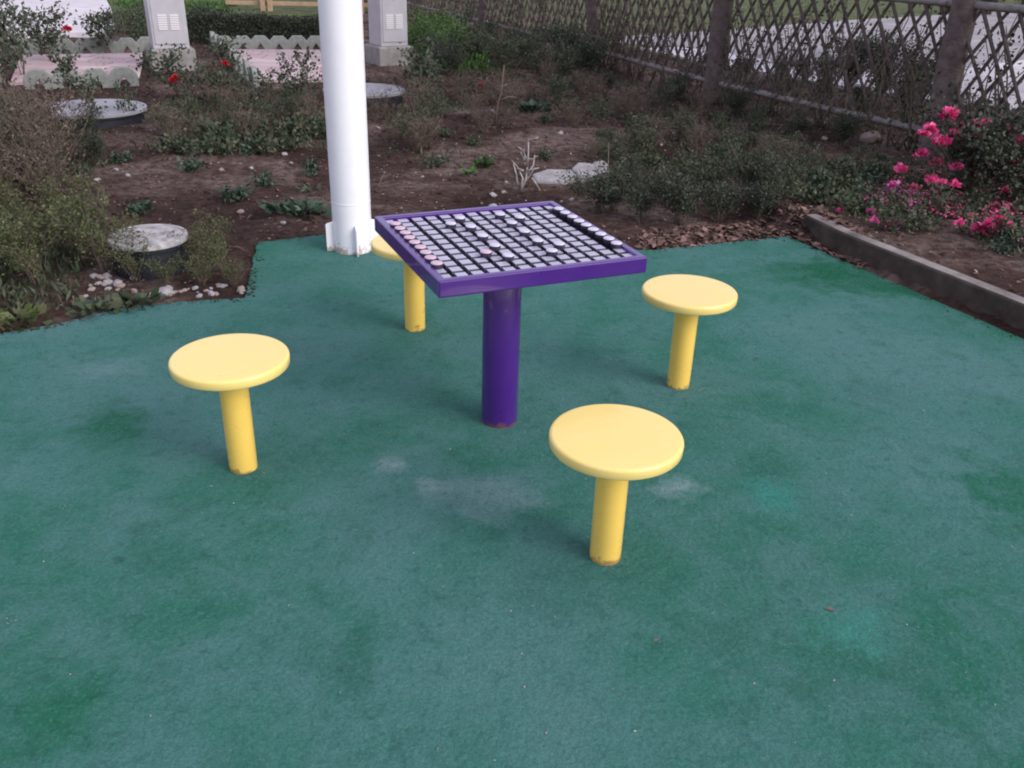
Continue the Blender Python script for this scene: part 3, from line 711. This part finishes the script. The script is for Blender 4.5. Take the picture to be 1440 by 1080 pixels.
low = [((1258, 300), [(1242, 284, .04), (1255, 258, .035)], 'magenta', 'small flowering plant with magenta blooms left of the pink bush'),
       ((1250, 322), [(1252, 316, .05), (1230, 309, .03), (1262, 310, .035)], 'magenta', 'low magenta-flowered plant just behind the kerb'),
       ((1190, 300), [(1182, 296, .03), (1195, 303, .025)], 'pink', 'tiny pink-flowered plant at the head of the kerb'),
       ((1225, 302), [(1224, 296, .035), (1231, 299, .025)], 'magenta', 'tiny magenta-flowered plant near the head of the kerb'),
       ((1318, 300), [(1310, 252, .03), (1325, 255, .03), (1343, 258, .04), (1300, 320, .03)], 'pink', 'low plant with pale pink blooms under the pink bush'),
       ((1395, 335), [(1378, 320, .05), (1395, 324, .055), (1413, 316, .05), (1404, 306, .04), (1390, 314, .05), (1350, 312, .03)], 'pink', 'spreading low plant with a mass of pink blooms behind the kerb'),
       ((1440, 350), [(1438, 339, .03)], 'magenta', 'low plant with a single purple bloom at the right picture edge')]
for ft, bl, m_, lab in low: flowering('flowering_plant', lab, 'flowering plant', GS(*ft), bl, m_, 'leaf_mid', nst=6, h=.12, w=.16, nleaf=260, ls=.03)
# weeds with broad leaves
def weed(label, px, py, n=40, r=.16, ls=.09, m_='leaf_weed'):
    g_ = GS(px, py); a = rng.uniform(0, 2*np.pi, n); k = rng.uniform(0, 1, n)
    p = np.stack([np.cos(a)*r*k*.7, np.sin(a)*r*k*.7, .01+.03*rng.random(n)], 1); d = np.stack([np.cos(a), np.sin(a), rng.uniform(.1, 1., n)], 1)
    o = leaves('weed', p, d, ls*rng.uniform(.5, 1.1, n), m_, None, .6, .12); o.location = g_; return tag(o, label, 'weed')
weed('broad-leaved weed left of the foot of the white pole', 432, 302, 70, .20, .10)
weed('broad-leaved weed lying left of the larger one beside the white pole', 395, 298, 50, .16, .085)
weed('flat small weed on bare soil left of the white pole', 438, 272, 26, .13, .06, 'leaf_mid')
weed('patch of blue-green leaves on the bare soil between table and fence', 745, 155, 130, .3, .10)
weed('tiny bright green weed on the bare soil behind the table', 678, 235, 60, .09, .06, 'leaf_bright')
weed('tiny bright green weed, nearer one of the pair behind the table', 660, 247, 40, .07, .05, 'leaf_bright')
weed('broad-leaved weed by the left play surface edge', 190, 432, 60, .16, .08, 'leaf_mid')
weed('round-leaved weed overlapping the green surface at the far left', 24, 455, 90, .2, .07, 'leaf_olive')
weed('low weed overlapping the play surface edge below the white pebbles', 135, 440, 60, .16, .07, 'leaf_mid')
weed('dark weed on the soil at the foot of the fence', 1010, 215, 130, .17, .06, 'leaf_dark')

# bare saplings
def twig(name, label, cat, foot, lines, m_, r):
    t_ = None; b = MB(); f = foot
    for ln in lines: b.tube([P(x, y, f.y+random.uniform(-.05, .05)*(k > 0))-f for k, (x, y) in enumerate(ln)], [r*(1-.6*k/(len(ln)-1)) for k in range(len(ln))], 5)
    o = b.build(name, m_, None, 180); o.location = f; return tag(o, label, cat)
f_ = GS(738, 272)
twig('dead_sapling', 'small leafless whitish twiggy plant on bare soil behind the table', 'dead plant', f_,
     [[(733, 270), (735, 250), (728, 235), (720, 226)], [(733, 268), (740, 250), (742, 230), (736, 212), (728, 206)], [(728, 262), (726, 245), (722, 230)], [(742, 245), (750, 232), (752, 218)],
      [(741, 235), (743, 215), (743, 196)], [(743, 198), (757, 193)], [(736, 240), (726, 236)], [(742, 240), (758, 236)], [(748, 250), (760, 268)], [(738, 225), (732, 214), (738, 210)], [(740, 222), (748, 224), (756, 219)], [(733, 262), (745, 247), (752, 236)]], 'palestem', .009)
f_ = GS(697, 178); twig('sapling', 'thin bare sapling standing upright in the middle of the bed', 'sapling', f_, [[(697, 178), (699, 150), (705, 130), (709, 92)], [(702, 142), (716, 136), (726, 137)], [(706, 122), (714, 118)]], 'stem', .013)
f_ = GS(930, 300); twig('stake', 'thin pale cane standing in the dark shrubs behind the table', 'cane', f_, [[(857, 288), (855, 250), (856, 200)]], 'stem', .006)

# ------------------------------------------------------------------ stones
def stone_mesh(name, m_, sx, sy, sz, seed):
    r_ = np.random.default_rng(seed); b = MB(); n, k = 9, 6; v = []
    for i in range(1, k):
        th = math.pi*i/k
        for j in range(n):
            ph = 2*math.pi*j/n+.3*i; q = 1+r_.uniform(-.2, .16); v.append((math.sin(th)*math.cos(ph)*sx*q, math.sin(th)*math.sin(ph)*sy*q, math.cos(th)*sz*q))
    v.append((0, 0, sz)); v.append((0, 0, -sz)); f = [(i*n+j, (i+1)*n+j, (i+1)*n+(j+1) % n, i*n+(j+1) % n) for i in range(k-2) for j in range(n)]
    f += [(len(v)-2, j, (j+1) % n) for j in range(n)]+[(len(v)-1, (k-2)*n+(j+1) % n, (k-2)*n+j) for j in range(n)]
    b.add(v, f); return b.build(name, m_, None, 50)
sp_ = [stone_mesh('stone', 'whitestone', 1, .8, .55, i) for i in range(3)]+[stone_mesh('stone', 'tanstone', 1, .75, .5, 10+i) for i in range(2)]
def put_stone(k, px, py, s, label, grp, dz=.3):
    pr = sp_[k]; g_ = GS(px, py)
    if pr.name not in USED: USED.add(pr.name); o = pr
    else: o = pr.copy(); col.objects.link(o)
    o.location = (g_.x, g_.y, g_.z+s*dz); o.scale = (s, s, s); o.rotation_euler = (random.uniform(-.3, .3), random.uniform(-.3, .3), random.uniform(0, 6)); tag(o, label, 'stone', grp)
for i in range(24):
    put_stone(random.choice((0, 1, 2, 2, 3)), random.gauss(148, 16), random.gauss(398, 12), random.uniform(.012, .032), 'white pebble in the heap under the green shrubs left of the speckled cover', 'pebbles heaped under the shrubs')
for i in range(30):
    x = random.uniform(208, 342); put_stone(random.choice((0, 1, 2, 3, 4)), x, 424-(x-208)*.09+random.uniform(-15, 1), random.uniform(.010, .028), 'pebble in the row along the play surface edge in front of the speckled cover', 'pebbles along the play surface edge')
put_stone(0, 232, 415, .05, 'white pebble beside a fallen one at the near edge of the left bed', 'pebbles along the play surface edge')
for i in range(46):
    x, y = random.choice([(random.uniform(120, 460), random.uniform(160, 330)), (random.uniform(530, 900), random.uniform(130, 285)), (random.uniform(900, 1250), random.uniform(160, 260))])
    put_stone(random.choice((0, 1, 2, 3, 4)), x, y, random.uniform(.014, .034)*(1 if y > 200 else 1.3), 'pale pebble lying on the bare brown soil of the bed', 'pebbles on the bare soil')
put_stone(3, 1222, 200, .13, 'rounded grey-brown stone at the foot of the lattice fence', None)
put_stone(1, 693, 292, .035, 'white pebble just beyond the far rim of the table, the lower of two', None)
put_stone(2, 693, 276, .035, 'white pebble just beyond the far rim of the table, the upper of two', None)
put_stone(2, 507, 371, .012, 'tiny pale stone on the green surface in front of the white pole', None)
put_stone(0, 490, 367, .009, 'tiniest pale chip touching the foot of the white pole', None)
# broken concrete slab
def slab(label, px, py, pts, h):
    g_ = GS(px, py); b = MB(); b.prism(pts, -.03, h); o = b.build('concrete_rubble', 'rubble', None, bevel=.02); o.location = g_; o.rotation_euler = (R(6), R(-4), .3); return tag(o, label, 'rubble')
slab('flat piece of pale concrete rubble behind the table', 785, 253, [(-.22, -.10), (-.02, -.16), (.14, -.08), (.17, .07), (-.05, .15), (-.2, .08)], .05)
slab('taller lump of pale concrete rubble right of the flat piece', 826, 252, [(-.12, -.12), (.06, -.14), (.17, -.06), (.12, .1), (-.02, .18), (-.12, .06)], .09)
slab('small chip of pale concrete rubble farthest right of the three', 842, 238, [(-.05, -.05), (.07, -.04), (.06, .06), (-.04, .05)], .06)

# ------------------------------------------------------------------ loose ground litter and low growth
def lit(name, label, polys, dens, size, m_, flat=.25, aspect=.6, zoff=.006, cat=None):
    Pp = []
    for poly, n in polys:
        W_ = [tuple(G(*q))[:2] for q in poly]; xs = [q[0] for q in W_]; ys = [q[1] for q in W_]; c = 0; tr = 0
        while c < n and tr < n*30:
            tr += 1; p = (random.uniform(min(xs), max(xs)), random.uniform(min(ys), max(ys)))
            if inpoly(p, W_) and not inpoly(p, tp) and not (p[1] < 5.8 and -.03 < curb_side(*p) < .12): Pp.append((p[0], p[1], ground_z(*p)+zoff)); c += 1
    n = len(Pp); a = rng.uniform(0, 2*np.pi, n)
    d = np.stack([np.cos(a), np.sin(a), flat*rng.normal(size=n)], 1) if flat < 2 else np.stack([np.cos(a)*.35, np.sin(a)*.35, np.ones(n)], 1)
    up = np.stack([flat*rng.normal(size=n)*.6, flat*rng.normal(size=n)*.6, np.ones(n)], 1) if flat < 2 else None
    o = leaves(name, np.array(Pp), d, size*rng.uniform(.5, 1.4, n), m_, None, aspect, .12, up)
    return tag(o, label, cat, kind='stuff')
GARD = [(-60, 460), (215, 428), (348, 415), (362, 342), (470, 328), (915, 350), (1108, 332), (1160, 345), (1440, 470), (1440, 200), (1000, 140), (560, 30), (200, 60), (-60, 120)]
lit('leaf_litter', 'scattered dry brown leaves over the garden soil', [(GARD, 9000), ([(900, 356), (1108, 336), (1180, 340), (1120, 300), (900, 325)], 1500)], 1, .030, 'litter', .3, .65, .008, 'leaf litter')
lit('leaf_litter', 'reddish fallen leaves heaped along the far edge of the green surface', [([(905, 352), (1108, 334), (1100, 312), (905, 325)], 750), ([(1112, 334), (1215, 385), (1215, 352), (1150, 318), (1110, 318)], 800)], 1, .050, 'litter', .32, .62, .012, 'leaf litter')
lit('wood_chips', 'pale chips and grit sprinkled over the soil', [(GARD, 1500)], 1, .022, 'chips', .2, .6, .01, 'chips')
lit('fallen_petals', 'pink fallen petals on the ground below the pink-flowered bush', [([(1180, 300), (1440, 345), (1440, 245), (1250, 235)], 1300), ([(1330, 320), (1440, 345), (1440, 290), (1350, 280)], 260)], 1, .026, 'paleblossom', .3, .8, .015, 'petals')
def clumps(name, label, polys, m_, spread=.10, L=.055, per=26, cat='grass'):
    Pp = []
    for poly, n in polys:
        for (x, y, _) in fill(poly, n, 1, .05, AV):
            k = random.randint(per//3, per); q = rng.normal(size=(k, 2))*spread*random.uniform(.3, 1)
            Pp += [(x+a_, y+b_, ground_z(x+a_, y+b_)-.003) for a_, b_ in q if not inpoly((x+a_, y+b_), tp)]
    n = len(Pp); d = rng.normal(size=(n, 3))*.6+[0, 0, .9]
    o = leaves(name, np.array(Pp), d, L*rng.uniform(.35, 1.5, n), m_, None, .22, .1); return tag(o, label, cat, kind='stuff')
clumps('weeds', 'short dull green weeds growing in patches through the garden bed', [([(600, 150), (900, 165), (1250, 215), (1000, 140), (830, 95), (600, 50)], 420), ([(830, 260), (1160, 290), (1260, 220), (900, 160)], 260),
     ([(-60, 455), (100, 430), (140, 300), (-60, 300)], 130), ([(205, 215), (455, 205), (455, 130), (240, 140)], 170), ([(-60, 300), (150, 240), (120, 150), (-60, 130)], 160), ([(1160, 320), (1440, 390), (1440, 230), (1230, 220)], 160), ([(530, 240), (640, 240), (620, 110), (540, 110)], 50)], 'leaf_mid')
clumps('grass', 'longer bright grass beside the right cabinet and under the fence', [([(580, 90), (700, 110), (680, 55), (580, 35)], 220), ([(200, 30), (300, 30), (330, 5), (170, 5)], 160)], 'leaf_bright', .2, .12, 40)
lit('fallen_twigs', 'thin dry twigs lying on the garden soil', [(GARD, 1700)], 1, .13, 'leaf_brown', .22, .05, .014, 'twigs')
def clods(name, label, poly, n, m_, smin, smax):
    W_ = [tuple(G(*q))[:2] for q in poly]; xs = [q[0] for q in W_]; ys = [q[1] for q in W_]; V = []; Fc = []; c = 0
    base = np.array([(1, 0, 0), (-1, 0, 0), (0, 1, 0), (0, -1, 0), (0, 0, 1), (0, 0, -1)], float); tri = [(0, 2, 4), (2, 1, 4), (1, 3, 4), (3, 0, 4), (2, 0, 5), (1, 2, 5), (3, 1, 5), (0, 3, 5)]
    while c < n:
        p = (random.uniform(min(xs), max(xs)), random.uniform(min(ys), max(ys)))
        if not inpoly(p, W_) or inpoly(p, tp) or (p[1] < 5.8 and -.03 < curb_side(*p) < .12): continue
        s_ = smin+(smax-smin)*random.random()**3; Rm = np.array(Euler((random.random()*6, random.random()*6, random.random()*6)).to_matrix())
        q = (base*rng.uniform(.6, 1.2, (6, 1))) @ Rm.T*s_*[1, 1, .7]+[p[0], p[1], ground_z(*p)+s_*.15]
        V.append(q); Fc += [tuple(k+6*c for k in t_) for t_ in tri]; c += 1
    b = MB(); b.add(np.concatenate(V), Fc); o = b.build(name, m_); return tag(o, label, 'soil', kind='stuff')
clods('soil_clods', 'small crumbly clods of brown earth over the garden bed', GARD, 9000, 'soil', .008, .035)
clods('grit', 'small pale grit and stone chips in the soil', GARD, 900, 'tanstone', .004, .014)

lit('fallen_petals', 'magenta petals scattered on the soil just behind the head of the kerb', [([(1195, 300), (1290, 325), (1300, 280), (1215, 270)], 330)], 1, .026, 'magenta', .3, .8, .02, 'petals')
lit('fallen_petals', 'bright pink petals strewn under the pink-flowered bush', [([(1300, 330), (1440, 350), (1440, 290), (1300, 285)], 420)], 1, .028, 'pink', .3, .8, .02, 'petals')
cr_v = []; cr_f = []; base_ = np.array([(1, 0, 0), (-1, 0, 0), (0, 1, 0), (0, -1, 0), (0, 0, .7), (0, 0, -.7)], float)
tri_ = [(0, 2, 4), (2, 1, 4), (1, 3, 4), (3, 0, 4), (2, 0, 5), (1, 2, 5), (3, 1, 5), (0, 3, 5)]
for k in range(800):
    i = random.choice([0, 1, 2, 3, 3, 4, 4, 5, 6, 7, 7, 8, 9, 9]); a, z = tp[i+1], tp[i+2]; u = random.random(); L = math.hypot(z[0]-a[0], z[1]-a[1]); inn = abs(random.gauss(0, .028))
    x = a[0]+(z[0]-a[0])*u; y = a[1]+(z[1]-a[1])*u; nx_, ny_ = (z[1]-a[1])/L, -(z[0]-a[0])/L; x += nx_*inn; y += ny_*inn
    s_ = .002+.007*random.random()**3; cr_v.append(base_*rng.uniform(.6, 1.3, (6, 1))*s_+[x, y, .004+s_*.4]); cr_f += [tuple(j+6*k for j in t_) for t_ in tri_]
b = MB(); b.add(np.concatenate(cr_v), cr_f); tag(b.build('soil_crumbs', 'soil'), 'crumbs of brown soil spilled over the edge of the green surface', 'soil', kind='stuff')

# things that dropped on the play surface
def flat_leaf(label, px, py, s, m_):
    g_ = G(px, py, .008); o = leaves('fallen_leaf', [(0, 0, 0)], [(random.uniform(-1, 1), random.uniform(-1, 1), .05)], s, m_, None, .5, .1, [(0, 0, 1)]); o.location = g_; tag(o, label, 'leaf')
flat_leaf('single dry leaf on the green surface near the right bottom', 1160, 855, .03, 'litter')
flat_leaf('single small dry leaf on the green surface below the nearest stool', 918, 902, .022, 'litter')
lit2 = []
for (x, y) in [(92, 712), (90, 715), (327, 707), (20, 873), (8, 876), (12, 869), (24, 866), (370, 665), (535, 598), (320, 435), (172, 450), (330, 432), (155, 455), (228, 747)]+[(random.uniform(0, 1440), random.uniform(440, 1070)) for _ in range(60)]:
    g_ = G(x, y, .0065); lit2.append(tuple(g_))
o = leaves('white_flecks', lit2, rng.normal(size=(len(lit2), 3))*[1, 1, .05], rng.uniform(.003, .011, len(lit2)), 'chips', None, .5, .1, np.tile([0, 0, 1], (len(lit2), 1)))
tag(o, 'tiny pale flecks scattered on the green surface', 'flecks', kind='stuff')

# ------------------------------------------------------------------ growth on and behind the fence
seg_ = [(fp[i], fp[i+1]) for i in range(len(fp)-1)]
def vines(label, i0, i1, n, leaf, nleaf, name='climbing_plant'):
    t_ = thing(name, label, 'climber', tuple(fp[i0])); b = MB(); pts = []
    for k in range(n):
        i = random.choice(range(i0, i1)); a, z = seg_[i]; u = random.random(); p = a.lerp(z, u); d = (z-a).normalized(); q = [p+Vector((random.uniform(-.06, .06), 0, 0))]
        x = 0; hgt = random.uniform(.6, 1.5)
        for s in range(1, 6): x += random.uniform(-.12, .14); q.append(p+d*x+Vector((random.uniform(-.05, .05), random.uniform(-.05, .05), hgt*s/5)))
        q = [v_-fp[i0] for v_ in q]; b.tube(q, [.012, .010, .008, .007, .005, .004], 4)
        for s in range(5):
            for _ in range(3): pts.append(q[s].lerp(q[s+1], random.random()))
    b.build('stem', 'stem', t_, 180)
    idx = rng.integers(0, len(pts), nleaf); A = np.array([tuple(pts[i]) for i in idx])+rng.normal(size=(nleaf, 3))*.06
    leaves('foliage', A, rng.normal(size=(nleaf, 3)), .04*rng.uniform(.6, 1.3, nleaf), leaf, t_, .6); return t_
vines('dense brown dead creeper covering the far part of the lattice fence', 0, 3, 150, 'leaf_brown', 5200)
vines('tangled brown creeper over the middle panel of the lattice fence', 3, 4, 80, 'leaf_brown', 2200)
vines('sparse green creeper on the second nearest panel of the lattice fence', 4, 5, 90, 'leaf_mid', 3000)
vines('green creeper on the lattice panel right of the thick post', 5, 6, 40, 'leaf_dark', 1600)
big = [plant('shrub', 'x', 'shrub', None, 'leaf_dark', nst=16, h=.75, w=.5, nsub=8, nleaf=3600, ls=.035, spread=.05, low=.15, r=.01) for _ in range(2)]
scatter(big, [(*tuple(G(*q))[:2], s) for q, s in (((1190, 128), .75), ((1235, 140), .9), ((1290, 146), .8), ((1130, 118), .5), ((1100, 112), .4), ((1050, 104), .4), ((1000, 95), .35), ((1160, 128), .5), ((1270, 160), .6), ((1210, 150), .45), ((1330, 185), .45), ((1380, 195), .4), ((1440, 200), .4), ((1150, 140), .35), ((1090, 126), .3), ((1040, 116), .3))], 'dark bush behind the lattice fence beside the pavement', 'bushes behind the fence')
scatter(big, [(*tuple(G(*q))[:2], s) for q, s in (((1390, 22), 1.3), ((1440, 20), 1.3), ((1330, 20), .9), ((700, 14), 1.2), ((760, 18), 1.0), ((640, 2), 1.3))], 'dark bush far behind the fence', 'bushes far behind the fence')

# two unseen trees added outside the right picture edge to shade that garden corner
def added_shade_tree(label, loc, h, cr, n, leaf):
    t_ = thing('added_shade_tree', label, 'added_shade_tree', loc); b = MB()
    b.tube([(0, 0, -.1), (.05, .02, h*.35), (-.03, .05, h*.7), (.02, 0, h)], [.15, .12, .08, .03], 12); c = []
    for k in range(26):
        a = random.uniform(0, 6.28); z0 = random.uniform(.42, .85)*h; L = cr*random.uniform(.5, 1.)
        q0 = Vector((0, 0, z0)); q1 = q0+Vector((math.cos(a)*L*.5, math.sin(a)*L*.5, .25*L)); q2 = q1+Vector((math.cos(a)*L*.5, math.sin(a)*L*.5, random.uniform(-.2, .2)*L))
        b.tube([q0, q1, q2], [.045, .03, .01], 6)
        for u in np.linspace(.3, 1, 7): c.append(q0.lerp(q1, min(1, u*2)) if u < .5 else q1.lerp(q2, u*2-1))
    b.build('trunk', 'bark', t_, 60)
    C_ = np.array([tuple(x) for x in c]); idx = rng.integers(0, len(C_), n); A = C_[idx]+rng.normal(size=(n, 3))*.3
    leaves('crown', A, rng.normal(size=(n, 3)), .13*rng.uniform(.6, 1.2, n), leaf, t_, .6); return t_
added_shade_tree('nearer of two unseen leafy trees added beyond the fence for shade', (6.6, 8.8, 0), 4.6, 3.2, 16000, 'leaf_dark')
added_shade_tree('farther of two unseen leafy trees added outside the picture for shade', (8.6, 12.2, 0), 5.0, 3.2, 14000, 'leaf_dark')
